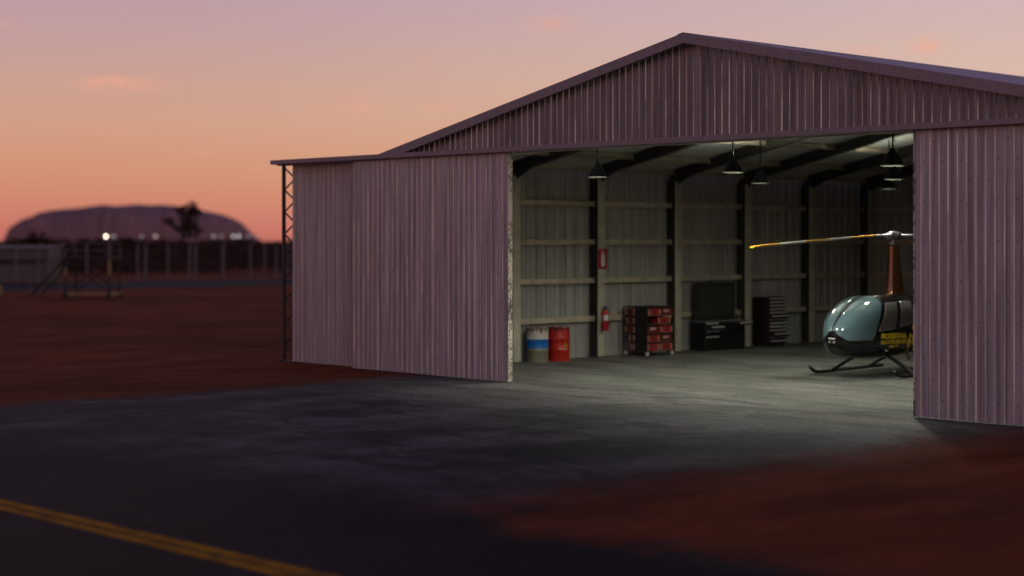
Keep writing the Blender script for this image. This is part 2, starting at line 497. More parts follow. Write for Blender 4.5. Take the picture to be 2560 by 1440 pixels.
for z in GZ:
    g = MB(); g.box(UL+.4, UR-.4, VB-.125, VB-.023, z-.07, z+.07, bev=.004); g.build('girt', M['girt'], H)
for u in (0.7, 4.0, 7.3, 10.6):
    g = MB(); g.box(u-.1, u+.1, VB-.32, VB-.13, 0.004, ztop(u)-.4, bev=.006); g.build('end_column', M['steel'], H)
for u in (-4.35, -3.05, -1.15, .75, 2.65, 4.55, 5.75, 7.65, 9.55, 11.45, 13.35, 14.65):
    p = MB(); z = ztop(u)
    p.box(u-.012, u+.012, .2, VB-.03, z-.19, z-.042); p.box(u-.012, u+.055, .2, VB-.03, z-.19, z-.182); p.box(u+.012, u+.055, .2, VB-.03, z-.054, z-.046)
    p.build('purlin', M['girt'], H)
# lattice posts that carry the door track outside the walls
def lattice(ua, ub, v):
    p = MB()
    for u in (ua, ub): p.box(u-.045, u+.045, v-.035, v+.035, 0, ZD-.002, bev=.005)
    st = .285; z = .15; k = 0
    while z+st < ZD:
        a, c = ((ua+.03, z), (ub-.03, z+st)) if k % 2 else ((ub-.03, z), (ua+.03, z+st))
        p.tube([(a[0], v, a[1]), (c[0], v, c[1])], .022, 6)
        z += st; k += 1
    p.box(ua-.12, ub+.12, v-.12, v+.12, 0.004, .03); p.box(ua-.07, ub+.2, .31, v+.06, ZD, ZD+.09)
    p.build('lattice_post', M['dark_and_shade'], H)
lattice(-8.92, -8.40, .48); lattice(18.7, 19.2, .48)

# ------------------------------------------------------------------ pendant lamps
bulb_m = emit('lamp_bulb_glow', (1.0, .97, .74), 14)
def make_lamp(ztop_, label):
    t = thing('pendant_lamp', label, 'lamp', group='cone pendant lamps under the hangar roof')
    s = MB()
    s.lathe([(.03,.345),(.045,.34),(.05,.30),(.085,.265),(.225,.012),(.232,0)], 40, cap=False)
    s.lathe([(.228,0.0),(.220,.014),(.08,.262),(.0,.27)], 40, cap=False)
    s.mat = 1
    s.build('lamp_shade', [M['lampblack'], M['lampin']], t, smooth=True)
    # paint the inner lathe white
    me = t.children[0].data
    half = 5*40
    for p in me.polygons: p.material_index = 0 if p.index < half else 1
    r = MB(); r.lathe([(.226,-.004),(.236,-.003),(.238,.005),(.232,.012)], 40, cap=False)
    r.build('rim', M['chrome'], t, smooth=True)
    g = MB(); g.lathe([(0,.07),(.03,.072),(.055,.1),(.06,.13),(.045,.17),(.03,.2),(.03,.25)], 20); g.build('bulb', bulb_m, t, smooth=True)
    return t
def lamp_rod(t, L):
    r = MB(); r.tube([(0,0,.33),(0,0,L)], .016, 10); r.lathe([(.05, L-.03), (.05, L)], 12)
    r.build('rod', M['lampblack'], t)
LAMPS = [
 (.40, 2.40, 4.55, 'black cone pendant lamp on a thin rod, hanging nearest the left door panel', 150, 2.2),
 (4.15, 2.60, 4.55, 'black cone pendant lamp in the front row midway along the door opening', 600, 1.8),
 (8.33, 2.28, 4.55, 'largest black cone pendant lamp, hanging close to the right door panel', 530, .8),
 (.36, 8.40, 4.55, 'dim black cone pendant lamp behind and right of the middle front lamp', 100, 1.8),
 (4.22, 8.50, 4.55, 'black cone pendant lamp hanging directly below and behind the largest lamp', 400, 1.2),
 (-.05, 14.7, 4.55, 'faint far black cone pendant lamp, smallest and lowest of the right three', 40, .3),
]
for u, v, z, lab, en, up in LAMPS:
    t = make_lamp(0, lab)
    lamp_rod(t, ztop(u)-.05-z)
    t.location = W(u, v, z); t.rotation_euler.z = A
    def spot(e, zz, ang, rot, rad=.14, off=0):
        ld = bpy.data.lights.new('lamp_or_fill_light', 'SPOT'); ld.energy = e; ld.color = (.98, 1.0, .81)
        ld.spot_size = R(ang); ld.spot_blend = .8; ld.shadow_soft_size = rad
        lo = bpy.data.objects.new('lamp_or_fill_light', ld); COL.objects.link(lo); lo.parent = t; lo.location = (-off*VX*0, off, zz); lo.rotation_euler = (rot, 0, 0)
    spot(en, -.03, 162, 0)
    spot(150*up, .385, 176, math.pi, .025, .065)      # added upward fill to brighten the ceiling, not a real source

# ------------------------------------------------------------------ drums
def drum_mat(name, base, band=None, stain=(.05,.02,.015), top=None):
    m, nt, b = nmat(name); n = N(nt); co = n.obj()
    sp = n.new('ShaderNodeSeparateXYZ'); n.link(co, sp.inputs[0]); z = sp.outputs[2]
    f = n.noise(co, 4, 5)
    c = n.mix(f, tuple(x*.85 for x in base), tuple(min(1, x*1.1) for x in base))
    if band:
        inb = n.math('MULTIPLY', n.math('GREATER_THAN', z, band[1]), n.math('LESS_THAN', z, band[2]))
        c = n.mix(inb, c, band[0])
    if top:
        c = n.mix(n.math('LESS_THAN', z, top[1]), c, top[0])
    dr = n.noise(co, 1.0, 5, .6, (16, 16, .6)); ed = n.smooth(z, .60, .88)
    k = n.smooth(n.math('ADD', dr, n.math('MULTIPLY', ed, .28)), .68, .76)
    c = n.mix(n.math('MULTIPLY', k, .85), c, stain)
    n.link(c, b.inputs['Base Color']); b.inputs['Roughness'].default_value = .42
    return m
def drum(label, u, v, mat, lid, rz):
    t = thing('oil_drum', label, 'drum', W(u, v, .004), A+rz, 'steel oil drums by the wall')
    s = MB(); r = .285
    prof = [(r-.01,0),(r+.008,.004),(r+.008,.02),(r,.028)]
    for zc in (.30, .585): prof += [(r,zc-.025),(r+.01,zc-.008),(r+.01,zc+.008),(r,zc+.025)]
    prof += [(r,.845),(r+.008,.853),(r+.008,.872),(r-.01,.876),(r-.014,.860),(0,.858)]
    s.lathe(prof, 48); s.build('drum_body', mat, t, smooth=True)
    g = MB(); g.lathe([(.04,.86),(.04,.878),(.03,.882),(0,.882)], 16, Matrix.Translation((.17,.05,0)))
    g.build('bung', M['handle'], t, smooth=True)
    return t
drum('pale grey oil drum with a blue band, beside the red drum', -4.15, 4.98,
     drum_mat('pale_drum_paint', (.58,.53,.50), ((.008,.16,.60), .36, .59), (.10,.03,.025), ((.22,.21,.16), .36)), None, .3)
D2 = drum('red oil drum with a yellow warning triangle, beside the pale drum', -4.05, 5.66,
     drum_mat('red_drum_paint', (.50,.018,.012)), None, 1.0)
# warning triangle and text on the red drum (faces the camera)
def on_drum(ang0, z0, polys, name, mat, off):
    s = MB(); r = .285+off
    for poly in polys:
        k = len(s.v)
        for x, z in poly: s.v.append(Vector((r*math.cos(ang0+x/r), r*math.sin(ang0+x/r), z0+z)))
        s.face(range(k, k+len(poly)))
    return s.build(name, mat, D2, fix=False)
camdir = math.atan2(-44.2, -1.2) - (A+1.0)
on_drum(camdir+.62, .43, [[(-.065,-.055),(.065,-.055),(.0,.07)]], 'warning_triangle', simple('warning_yellow', (.75,.5,.02), .5), .013)
on_drum(camdir+.62, .43, [[(-.012,-.012),(.012,-.012),(.016,.03),(-.016,.03)], [(-.03,-.042),(.03,-.042),(.01,-.02),(-.01,-.02)]], 'warning_symbol', M['black'], .0145)
on_drum(camdir+.42, .32, [[(-.15+i*.05,0),(-.115+i*.05,0),(-.115+i*.05,.014),(-.15+i*.05,.014)] for i in range(7)]+[[(-.1+i*.045,-.025),(-.07+i*.045,-.025),(-.07+i*.045,-.013),(-.1+i*.045,-.013)] for i in range(5)], 'stencil_line', simple('stencil_white', (.6,.5,.47), .6), .012)

# ------------------------------------------------------------------ fire extinguisher and its sign
CU, CV = UL+.35, VF[2]
t = thing('fire_extinguisher', 'red fire extinguisher with white label hung on a wall column', 'fire extinguisher', W(CU+.115, CV+.02, .72), A)
s = MB(); s.lathe([(.07,0),(.09,.01),(.095,.03),(.095,.44),(.085,.49),(.05,.53),(.03,.545),(.03,.56)], 28); s.build('cylinder', M['red'], t, smooth=True)
s = MB(); r = .0965
s.grid([[(r*math.cos(a), r*math.sin(a), z) for a in [R(-75+i*10) for i in range(13)]] for z in (.27,.42)])
s.build('instruction_label', M['white'], t)
s = MB(); s.lathe([(.025,.555),(.03,.57),(.03,.60),(.02,.61)], 12); s.box(-.02,.02,-.06,.10,.605,.62,bev=.004); s.box(-.02,.02,-.02,.11,.635,.65,bev=.004); s.tube([(0,-.02,.612),(0,-.03,.63),(0,-.02,.642)],.01,6)
s.build('valve_handle', M['black'], t)
s = MB(); s.tube([(0,.03,.58),(.02,.11,.56),(.02,.135,.45),(.02,.125,.28),(.02,.12,.17)], .012, 8); s.tube([(.02,.12,.18),(.02,.12,.10)],[.016,.024],8); s.build('hose', M['black'], t, smooth=True)
s = MB(); s.box(-.13,-.095,-.05,.05,.2,.5); s.build('bracket', M['handle'], t)
t = thing('extinguisher_sign', 'red rectangular sign with a white extinguisher symbol on a wall column', 'sign', W(CU+.012, CV+.04, 2.36), A)
s = MB(); s.box(-.006,.006,-.175,.175,0,.53,bev=.003); s.build('plate', M['red'], t)
s = MB(); x = .0085
def poly(mb, pts, x): k=len(mb.v); mb.v += [Vector((x,p,q)) for p,q in pts]; mb.face(range(k,k+len(pts)))
poly(s, [(-.075,.09),(-.04,.06),(.04,.06),(.075,.09),(.075,.37),(.05,.41),(-.05,.41),(-.075,.37)], x); poly(s, [(-.025,.412),(.025,.412),(.025,.445),(-.025,.445)], x); poly(s, [(-.085,.447),(.06,.447),(.06,.47),(-.085,.47)], x)
s.build('extinguisher_symbol', M['white'], t, fix=False)

# ------------------------------------------------------------------ shelf trolley with cartons
tu0, tu1, tv0, tv1 = -4.38, -3.5, 8.47, 9.60
t = thing('shelf_trolley', 'dark five-shelf trolley on white castors loaded with red cartons', 'trolley', W(tu0, tv0, .004), A)
TD, TL, TH = tu1-tu0, tv1-tv0, 1.33
shz = [.15+.236*k for k in range(5)]
for z in shz:
    s = MB(); s.box(.02,TD,.02,TL-.02,z-.018,z,bev=.003); s.build('shelf', M['girt'] if False else simple('shelf_edge_steel',(.12,.11,.09),.5,.3), t)
for x in (0, TD*.5, TD-.02):
    for y in (0.0, TL-.02):
        s = MB(); s.box(x, x+.025, y-.002, y+.025, .12, TH, bev=.003); s.build('upright', M['blackmatte'], t)
s = MB(); s.box(-.002,TD+.004,-.004,TL+.008,TH-.03,TH,bev=.004); s.build('top_panel', M['blackmatte'], t)
s = MB(); s.box(TD*.5+.027,TD-.023,.0,.016,.13,TH-.032); s.build('end_panel', M['blackmatte'], t)
s = MB(); s.box(TD*.5-.012,TD*.5-.002,.03,TL-.03,.13,TH-.032); s.build('divider_panel', M['blackmatte'], t)
for x in (.06, TD-.05):
    for y in (.05, TL-.05):
        s = MB(); mt = Matrix.Translation((x,y,.06)) @ Matrix.Rotation(R(90),4,'X')
        s.lathe([(.03,-.018),(.058,-.014),(.06,0),(.058,.014),(.03,.018)],18,mt); s.box(x-.02,x+.02,y-.03,y-.02,.05,.125); s.box(x-.02,x+.02,y+.02,y+.03,.05,.125)
        s.build('castor', M['white'], t, smooth=True)
cm_red = simple('carton_red', (.34,.022,.022), .55, 0, .15, 9)
cm_dark = simple('carton_dark_red', (.15,.014,.014), .55, 0, .15, 9)
cm_cream = simple('carton_cream', (.42,.30,.22), .6, 0, .1, 9)
cm_print = simple('carton_print', (.07,.02,.02), .6, 0, .1, 9)
cm_label = simple('carton_label', (.52,.30,.30), .6, 0, .1, 9)
def carton(loc, w, d, h, style, label):
    """front faces +x (toward the room); w along y"""
    t2 = thing('carton', label, 'carton', loc, A, 'red cartons on the trolley')
    s = MB(); s.box(-d,0,0,w,0,h,bev=.006); s.build('box', cm_red if style != 2 else cm_dark, t2)
    if style != 2:
        for y0,y1 in ((.002,.05),(w-.05,w-.002)):
            s = MB(); s.box(.0,.004,y0,y1,.01,h-.01); s.build('end_strip', cm_cream, t2)
        s = MB(); m_ = w/2
        poly(s, [(m_-.09,h*.78),(m_-.03,h*.78),(m_,h*.5),(m_+.03,h*.78),(m_+.09,h*.78),(m_+.02,h*.25),(m_-.02,h*.25)], .003); s.build('printed_mark', cm_print, t2, fix=False)
    else:
        s = MB(); s.box(0,.004,w*.22,w*.70,h*.45,h*.82); s.build('paper_label', cm_label, t2)
    return t2
rown = ['top', 'second', 'third', 'fourth', 'bottom']
lay = [[(.08,.50,1),(.60,.48,2)], [(.48,.50,1)], [(.04,.50,2),(.58,.48,1)], [(.05,.48,1),(.57,.50,2)], [(.04,.48,1),(.58,.48,1)]]
for r_, row in enumerate(lay):
    z = shz[4-r_]
    for i, (y, w, st) in enumerate(row):
        side = '' if len(row) == 1 else (('left' if i == 0 else 'right')+' one ')
        look = 'pale-labelled red carton' if st == 2 else 'cream-edged red carton'
        lab = f"{look}, {side}on the {rown[r_]} shelf of the trolley's wide side" if len(row) > 1 else f"{look}, alone on the {rown[r_]} shelf of the trolley's wide side"
        carton(W(tu1-.03, tv0+y, z+.006), w, .34, .178, st, lab)
def carton_end(loc, w, d, h, label):
    t2 = thing('carton', label, 'carton', loc, A-R(90), 'red cartons on the trolley')
    s = MB(); s.box(-d,0,0,w,0,h,bev=.006); s.build('box', cm_dark, t2)
    for y0,y1 in ((.002,.06),(w-.06,w-.002)):
        s = MB(); s.box(.0,.004,y0,y1,.01,h-.01); s.build('end_strip', cm_cream, t2)
for r_ in range(5):
    w = (.36,.30,.36,.22,.16)[r_]
    # faces -v: local +x must point to -v, local y -> +u
    carton_end(W(tu0+.42-w, tv0+.02, shz[4-r_]+.006), w, .34, .178, f"dark carton with cream strips, on the {rown[r_]} shelf of the trolley's narrow end")

# ------------------------------------------------------------------ workbench with screen
bu0, bu1, bv0, bv1 = -4.42, -3.85, 11.30, 13.15
t = thing('workbench', 'black steel workbench with several pulled-out drawers by the wall', 'workbench', W(bu0, bv0, .004), A)
BD, BL = bu1-bu0, bv1-bv0
s = MB(); s.box(0,BD-.03,.02,BL-.02,.0,.80,bev=.006); s.build('cabinet', M['black'], t)
s = MB(); s.box(-.005,BD,0,BL,.80,.84,bev=.004); s.build('bench_top', simple('steel_bench_top',(.22,.22,.21),.4,.4), t)
def drawer(parent, y0, y1, z0, z1, xf, out, mat, hm):
    s = MB(); s.box(xf-.02, xf+out, y0, y1, z0, z1, bev=.004)
    d = s.build('drawer', mat, parent)
    h = MB(); h.box(xf+out+.001, xf+out+.026, y0+.01, y1-.01, z1-.036, z1-.004, bev=.004); h.build('handle', hm, d)
xf = BD-.03
for y0, y1, z0, z1, out in ((.06,.62,.71,.79,.01),(.06,.62,.58,.70,.22),(.06,.62,.42,.57,.05),(.06,.62,.24,.41,.012),(.06,.62,.05,.23,.0),
                       (.66,1.18,.42,.79,.0),(.66,1.18,.05,.41,.0),(1.22,1.79,.70,.79,.30),(1.22,1.79,.42,.69,.0),(1.22,1.79,.05,.41,.0)):
    if out > 0: drawer(t, y0, y1, z0, z1, xf, out, simple('drawer_grey',(.035,.035,.036),.45) if out > .1 else M['black'], M['handle'])
    else:
        s = MB(); s.box(xf, xf+.012, y0, y1, z0, z1, bev=.003); s.build('cupboard_door', M['black'], t)
t = thing('flat_screen', 'large black framed flat screen standing on the workbench', 'screen', W(bu0+.10, bv0+.0, .845), A)
s = MB(); s.box(0,.06,0,BL,.0,1.07,bev=.01); s.build('frame', M['blackmatte'], t)
m_, nt, bs = nmat('dark_screen'); bs.inputs['Base Color'].default_value = (.045,.046,.032,1); bs.inputs['Roughness'].default_value = .35
N(nt).link(N(nt).math('ADD', N(nt).math('MULTIPLY', N(nt).noise(N(nt).obj(), 2, 3), .15), .28), bs.inputs['Roughness'])
s = MB(); s.box(.0605,.064,.20,BL-.12,.14,.97); s.build('display_panel', m_, t)
t = thing('paint_tin', 'small brownish tin on the right end of the workbench', 'tin', W(bu0+.40, bv1-.12, .844), A)
s = MB(); s.lathe([(.055,0),(.058,.005),(.058,.13),(.052,.136)],20); s.build('tin_body', simple('tin_brown',(.16,.13,.08),.5,.3), t, smooth=True)
s = MB(); s.lathe([(.054,.137),(.05,.144),(0,.144)],20); s.build('lid', M['handle'], t, smooth=True)

# ------------------------------------------------------------------ tool chest
cu0, cu1, cv0, cv1 = -4.42, -3.80, 14.16, 14.97
t = thing('tool_chest', 'tall black tool chest with a column of narrow drawers, some slightly open', 'tool chest', W(cu0, cv0, .004), A)
CD, CL = cu1-cu0, cv1-cv0
s = MB(); s.box(0,CD-.02,0,CL,.07,1.46,bev=.008); s.build('cabinet', simple('chest_dark_red_black',(.022,.013,.014),.4), t)
s = MB()
for x in (.08,CD-.1):
    for y in (.08,CL-.08): s.lathe([(.03,0),(.035,.01),(.035,.05),(.02,.068)],12,Matrix.Translation((x,y,0)))
s.build('castor_set', M['black'], t)
outs = [.0,.0,.0,.0,.0,.08,0,0,0,0,.17,0,.05]
for k, o in enumerate(outs):
    z1 = 1.43-k*.103
    drawer(t, .03, CL-.03, z1-.097, z1, CD-.02, .012+o, M['black'], M['handle'])

# ------------------------------------------------------------------ helicopter
TH_ = math.atan2(-.755, -.656)
hub_xy = Vector((9.02, 40.37))
HELI = thing('parked_helicopter', 'black light helicopter with yellow lettering parked inside the hangar', 'helicopter', (hub_xy.x, hub_xy.y, .004), TH_)
hb_m = simple('glossy_black_paint', (.006,.0055,.006), .16, 0, .1, 3, .4, .35)
def glass_mat(name, col, rough):
    m, nt, b = nmat(name); n = N(nt)
    f = n.noise(n.obj(), 1.2, 3)
    n.link(n.mix(f, tuple(c*.8 for c in col), tuple(c*1.15 for c in col)), b.inputs['Base Color'])
    b.inputs['Roughness'].default_value = rough; b.inputs['Specular IOR Level'].default_value = .7
    b.inputs['Coat Weight'].default_value = 1.0; b.inputs['Coat Roughness'].default_value = .04
    return m
ws_m = glass_mat('blue_tinted_perspex', (.105,.175,.21), .10)
wn_m = glass_mat('grey_reflection_perspex', (.13,.12,.12), .08)  # warm grey lightening stands for the sunset reflected in the windows
yl_m = simple('yellow_vinyl', (1.0,.66,.02), .4, 0, .05, 10)
SEC = [(2.83,.03,.86,.99),(2.81,.12,.78,1.08),(2.75,.22,.70,1.18),(2.6,.365,.60,1.325),(2.35,.50,.505,1.51),(2.0,.60,.445,1.70),(1.65,.64,.42,1.81),
       (1.25,.65,.41,1.85),(.8,.652,.405,1.86),(.3,.65,.41,1.86),(-.2,.63,.43,1.85),(-.7,.56,.50,1.78),(-1.2,.42,.66,1.64),(-1.7,.25,.92,1.50),(-2.1,.14,1.10,1.42)]
def cr(p0,p1,p2,p3,t0,t1,t2,t3,t):
    # cubic hermite with finite difference tangents
    m1 = (p2-p0)/(t2-t0); m2 = (p3-p1)/(t3-t1); h = t2-t1; s = (t-t1)/h
    return (2*s**3-3*s**2+1)*p1+(s**3-2*s**2+s)*h*m1+(-2*s**3+3*s**2)*p2+(s**3-s**2)*h*m2
def sec(x):
    S = SEC[::-1]; x = max(S[0][0], min(S[-1][0], x))
    for i in range(len(S)-1):
        if S[i][0] <= x <= S[i+1][0]+1e-9: break
    p0 = S[max(i-1,0)] if i > 0 else tuple(2*a-b for a,b in zip(S[0],S[1]))
    p3 = S[i+2] if i+2 < len(S) else tuple(2*a-b for a,b in zip(S[-1],S[-2]))
    return [max(.004, cr(p0[k],S[i][k],S[i+1][k],p3[k],p0[0],S[i][0],S[i+1][0],p3[0],x)) for k in (1,2,3)]
NE = 2.9
def surf(x, phi, side=1, off=0.0):
    hw, zb, zt = sec(x); zc = (zb+zt)/2-.02*(zt-zb); 
    c, s = math.cos(phi), math.sin(phi)
    hh = (zt-zc) if s >= 0 else (zc-zb)
    y = (hw+off)*abs(c)**(2/NE); z = zc+(hh+off)*math.copysign(abs(s)**(2/NE), s)
    return Vector((x, side*y, z))
def phi_of(x, z):
    hw, zb, zt = sec(x); zc = (zb+zt)/2-.02*(zt-zb); hh = (zt-zc) if z >= zc else (zc-zb)
    q = max(-1, min(1, (z-zc)/hh)); return math.asin(math.copysign(abs(q)**(NE/2), q))
xs_ = []
x = 2.83
while x > -2.1: xs_.append(x); x -= .012 if x > 2.7 else (.03 if x > 2.2 else .06)
xs_.append(-2.1)
s = MB(); nphi = 28
s.grid([[surf(x, R(-90+180*k/nphi), 1) for k in range(nphi+1)]+[surf(x, R(90-180*k/nphi), -1) for k in range(1, nphi)] for x in xs_], closed=True)
body = s.build('fuselage', hb_m, HELI, smooth='all')
# front lower chin skin, paler grey green
def patch(fn, nu, nv, side, off, name, mat, parent=HELI):
    """fn(s,t)->(x,phi)"""
    s = MB(); rows = []
    for i in range(nu+1):
        row = []
        for j in range(nv+1):
            a, p = fn(i/nu, j/nv); row.append(surf(a, p, side, off))
        rows.append(row)
    s.grid(rows)
    o = s.build(name, mat, parent, smooth='all', fix=False)
    md = o.modifiers.new('Thickness', 'SOLIDIFY'); md.thickness = .006; md.offset = -1
    return o
def lerp(a, b, t): return a+(b-a)*t
def wsf(sg):
    def fn(s_, t_):
        # s: 0 at the nose, 1 at the door post; t: 0 at the sill, 1 at the centre divider
        xb = 1.40+.66*(1-t_)**1.9
        x = lerp(2.812, xb, s_**1.35)
        k = max(0, min(1, (x-2.62)/.19)); zs = .86+.15*k*k
        return x, lerp(phi_of(x, zs), R(88.6), t_)
    return fn
for sd in (1, -1): patch(wsf(sd), 36, 30, sd, .006, 'windshield', ws_m)
def quadwin(c, name, mat):
    (x0,z0),(x1,z1),(x2,z2),(x3,z3) = c     # bottom front, bottom rear, top rear, top front
    def fn(s_, t_):
        # round the corners a little
        k = .16
        ss, tt = s_, t_
        e = abs(tt-.5)*2
        sh = 0 if e < 1-k else 1-math.sqrt(max(0, 1-((e-(1-k))/k)**2))
        ss = .5+(ss-.5)*(1-sh*k*1.2)
        x = lerp(lerp(x0,x1,ss), lerp(x3,x2,ss), tt); z = lerp(lerp(z0,z1,ss), lerp(z3,z2,ss), tt)
        return x, phi_of(x, z)
    for sd in (1,-1): patch(fn, 12, 20, sd, .005, name, mat)
quadwin([(1.88,1.04),(1.12,1.08),(.86,1.70),(1.38,1.685)], 'door_window', wn_m)
quadwin([(.94,1.11),(.30,1.16),(.16,1.70),(.70,1.71)], 'door_window', wn_m)
# door seams
def seam(pts, sd):
    s = MB(); s.tube([surf(x, phi_of(x, z), sd, .003) for x, z in pts], .008, 6); s.build('door_frame', M['blackmatte'], HELI, smooth='all')
for sd in (1,-1):
    seam([(2.08,.60),(2.03,.87),(1.80,1.20),(1.50,1.66),(1.38,1.77)], sd)
    seam([(1.05,.60),(1.04,1.0),(.98,1.3),(.80,1.70)], sd)
    seam([(.12,.62),(.16,1.1),(.06,1.70)], sd)
s = MB(); s.tube([surf(lerp(2.80,1.5,(k/24)**1.25), R(89.9), 1, .006) for k in range(25)], .009, 6); s.build('windshield_divider', M['blackmatte'], HELI, smooth='all')
# nose: white intake strip and two landing lights
s = MB(); s.box(2.79,2.842,-.085,.085,.895,.93,bev=.01); s.build('nose_strip', simple('nose_strip_white',(.6,.6,.58),.4), HELI)
ll = simple('landing_lamp_glass', (.2,.2,.2), .2, .1)
for y in (-.055,.055):
    s = MB(); s.lathe([(.0,.03),(.03,.024),(.038,.0),(.038,-.05)],16,Matrix.Translation((2.815,y,.835)) @ Matrix.Rotation(R(90),4,'Y')); s.build('landing_light', ll, HELI, smooth=True)
# door step / handle, small pale fittings
s = MB(); v_ = surf(1.35, phi_of(1.35,.60), 1, .01); s.box(v_.x-.05,v_.x+.05,v_.y-.01,v_.y+.02,v_.z-.018,v_.z+.018,bev=.006); s.build('door_handle', M['handle'], HELI)
# mast fairing
s = MB(); rows = []
def fair(z):
    k = (z-1.74)/(2.99-1.74); k = max(0,min(1,k))
    return lerp(.42,.19,k**.6), lerp(.215,.115,k**.75)      # half chord, half thickness
for i in range(25):
    z = lerp(1.70, 2.985, i/24); hc, ht = fair(z); r_ = []
    for k in range(36):
        a_ = 2*math.pi*k/36; cx = math.cos(a_); r_.append((cx*hc - .04 - (.08*(1-i/24)), math.sin(a_)*ht*(1+.22*cx), z))
    rows.append(r_)
s.grid(rows, closed=True); s.face(list(range(len(s.v)-36, len(s.v)))); s.build('mast_fairing', simple('copper_reflection_fairing', (.20,.08,.036), .17, .8, .1, 3, .6, .6), HELI, smooth=True)  # copper sunset reflection put into the fairing's base colour
s = MB(); s.lathe([(.045,2.98),(.05,3.0),(.035,3.02),(.03,3.18),(.045,3.19)],20); s.lathe([(.09,3.02),(.095,3.03),(.095,3.045),(.09,3.05)],24); s.tube([(-.07,-.05,3.04),(-.09,-.06,3.17)],.012,8); s.tube([(.07,.05,3.04),(.09,.06,3.17)],.012,8)
s.build('rotor_mast', M['chrome'], HELI, smooth=True)
# rotor
PHI = R(40.9)
bdir = math.atan2(-math.sin(PHI), -math.cos(PHI)) - TH_
ZH = 3.235
ROT = MB(); hubm = Matrix.Translation((0,0,ZH)) @ Matrix.Rotation(bdir,4,'Z')
ROT.box(-.19,.19,-.07,.07,-.06,.075,hubm,bev=.02); ROT.lathe([(.09,-.07),(.10,-.06),(.10,.06),(.085,.095),(.0,.10)],24,hubm)
for sg in (1,-1):
    ROT.lathe([(.05,0),(.062,.01),(.062,.09),(.05,.10)],20,hubm @ Matrix.Translation((sg*.11,0,0)) @ Matrix.Rotation(R(90)*sg,4,'Y'))
ROT.lathe([(.07,-.095),(.082,-.09),(.082,.09),(.07,.095)],22,hubm @ Matrix.Translation((.10,0,0)) @ Matrix.Rotation(R(90),4,'X'))
ROT.lathe([(.07,-.095),(.082,-.09),(.082,.09),(.07,.095)],22,hubm @ Matrix.Translation((-.10,0,0)) @ Matrix.Rotation(R(90),4,'X'))
ROT.build('rotor_hub', M['chrome'], HELI, smooth=True)
bl_w = simple('blade_white', (.80,.79,.80), .35, 0, .05, 5); bl_o = simple('blade_orange', (.70,.36,.03), .35, 0, .05, 5)
bl_g = simple('blade_grey', (.38,.36,.42), .35, .1, .05, 5)
def blade(sg):
    s = MB(); rows = []
    st = [(.18,.05,.03),(.42,.055,.03),(.60,.127,.02)]
    n_ = 44
    rr = [.18,.42,.60]+[.60+(5.03-.60)*k/n_ for k in range(1,n_+1)]
    for r_ in rr:
        ch = .05 if r_ < .3 else (.055 if r_ < .5 else .127); th = .04 if r_ < .5 else .027
        zd = -.275*(r_/5.03)**1.2 + .012
        if r_ > 4.85: ch *= 1-.35*(r_-4.85)/.18
        sec_ = []
        for k in range(12):
            a_ = 2*math.pi*k/12
            y_ = math.cos(a_)*ch; z_ = math.sin(a_)*th*.8
            pt = R(11)  # blade pitch
            sec_.append((sg*r_, y_*math.cos(pt)-z_*math.sin(pt), zd+y_*math.sin(pt)*1.0+z_))
        rows.append([hubm @ Vector(p) for p in sec_])
    s.grid(rows, closed=True); k0 = len(s.v)
    s.face(list(range(k0-12,k0)))
    edges = [(0,.165,2),(.165,.33,1),(.33,.49,0),(.49,.655,1),(.655,.83,0),(.83,1.1,1)]
    nseg = len(rr)-1
    for fi in range(len(s.f)):
        i = min(fi//12, nseg-1); rm = (rr[i]+rr[i+1])/2/5.03
        for a_, b_, mi in edges:
            if a_ <= rm < b_: s.mi[fi] = mi
    s.build('rotor_blade', [bl_w, bl_o, bl_g], HELI, smooth=True)
blade(1); blade(-1)
# landing gear
sk = simple('skid_dark_tube', (.02,.02,.021), .45, 0, .1, 6, .3)
for sd in (1,-1):
    s = MB(); y = 1.09*sd
    pts = [(-1.45,y,.045),(1.45,y,.045),(1.62,y,.05),(1.76,y,.075),(1.87,y,.125),(1.96,y,.185)]
    s.tube(pts, .038, 12); s.build('skid', sk, HELI, smooth=True)
    for x in (.98,-.80):
        s = MB(); s.tube([(x,.30*sd,.50),(x,.40*sd,.455),(x,1.06*sd,.06)], [.045,.045,.036], 10); s.build('skid_leg', sk, HELI, smooth=True)
pale = simple('pale_exhaust_metal', (.5,.5,.47), .4, .4)
for x, L in ((-.36,.16),(-.72,.22)):
    s = MB(); s.tube([(x,.10,.55),(x-.03,.14,.45-L*.2),(x-.07,.18,.45-L)], [.045,.045,.05], 12); s.build('exhaust_pipe', pale, HELI, smooth=True)
# tail (behind the right door panel)
s = MB(); s.tube([(-1.75,0,1.26),(-2.3,0,1.30),(-4.5,0,1.47),(-5.95,0,1.56)], [.22,.17,.12,.085], 20); s.build('tail_boom', hb_m, HELI, smooth=True)
def plate(pts, y0, y1):
    b = MB(); n_ = len(pts)
    b.v = [Vector((x,y0,z)) for x,z in pts]+[Vector((x,y1,z)) for x,z in pts]
    b.face(range(n_)); b.face(range(n_,2*n_))
    for k in range(n_): b.face((k,(k+1)%n_,n_+(k+1)%n_,n_+k))
    return b
plate([(-5.55,1.6),(-5.9,2.45),(-6.2,2.45),(-6.05,1.55),(-6.25,.95),(-5.95,.95)], -.02, .02).build('tail_fin', hb_m, HELI)
s = MB(); s.box(-5.25,-4.95,-.02,.75,1.48,1.51,bev=.01); s.build('stabilizer', hb_m, HELI)
s = MB(); s.box(-6.05,-5.95,.12,.14,.85,2.30,bev=.008); s.tube([(-6,.0,1.57),(-6,.16,1.57)],.04,12); s.build('tail_rotor', bl_w, HELI)
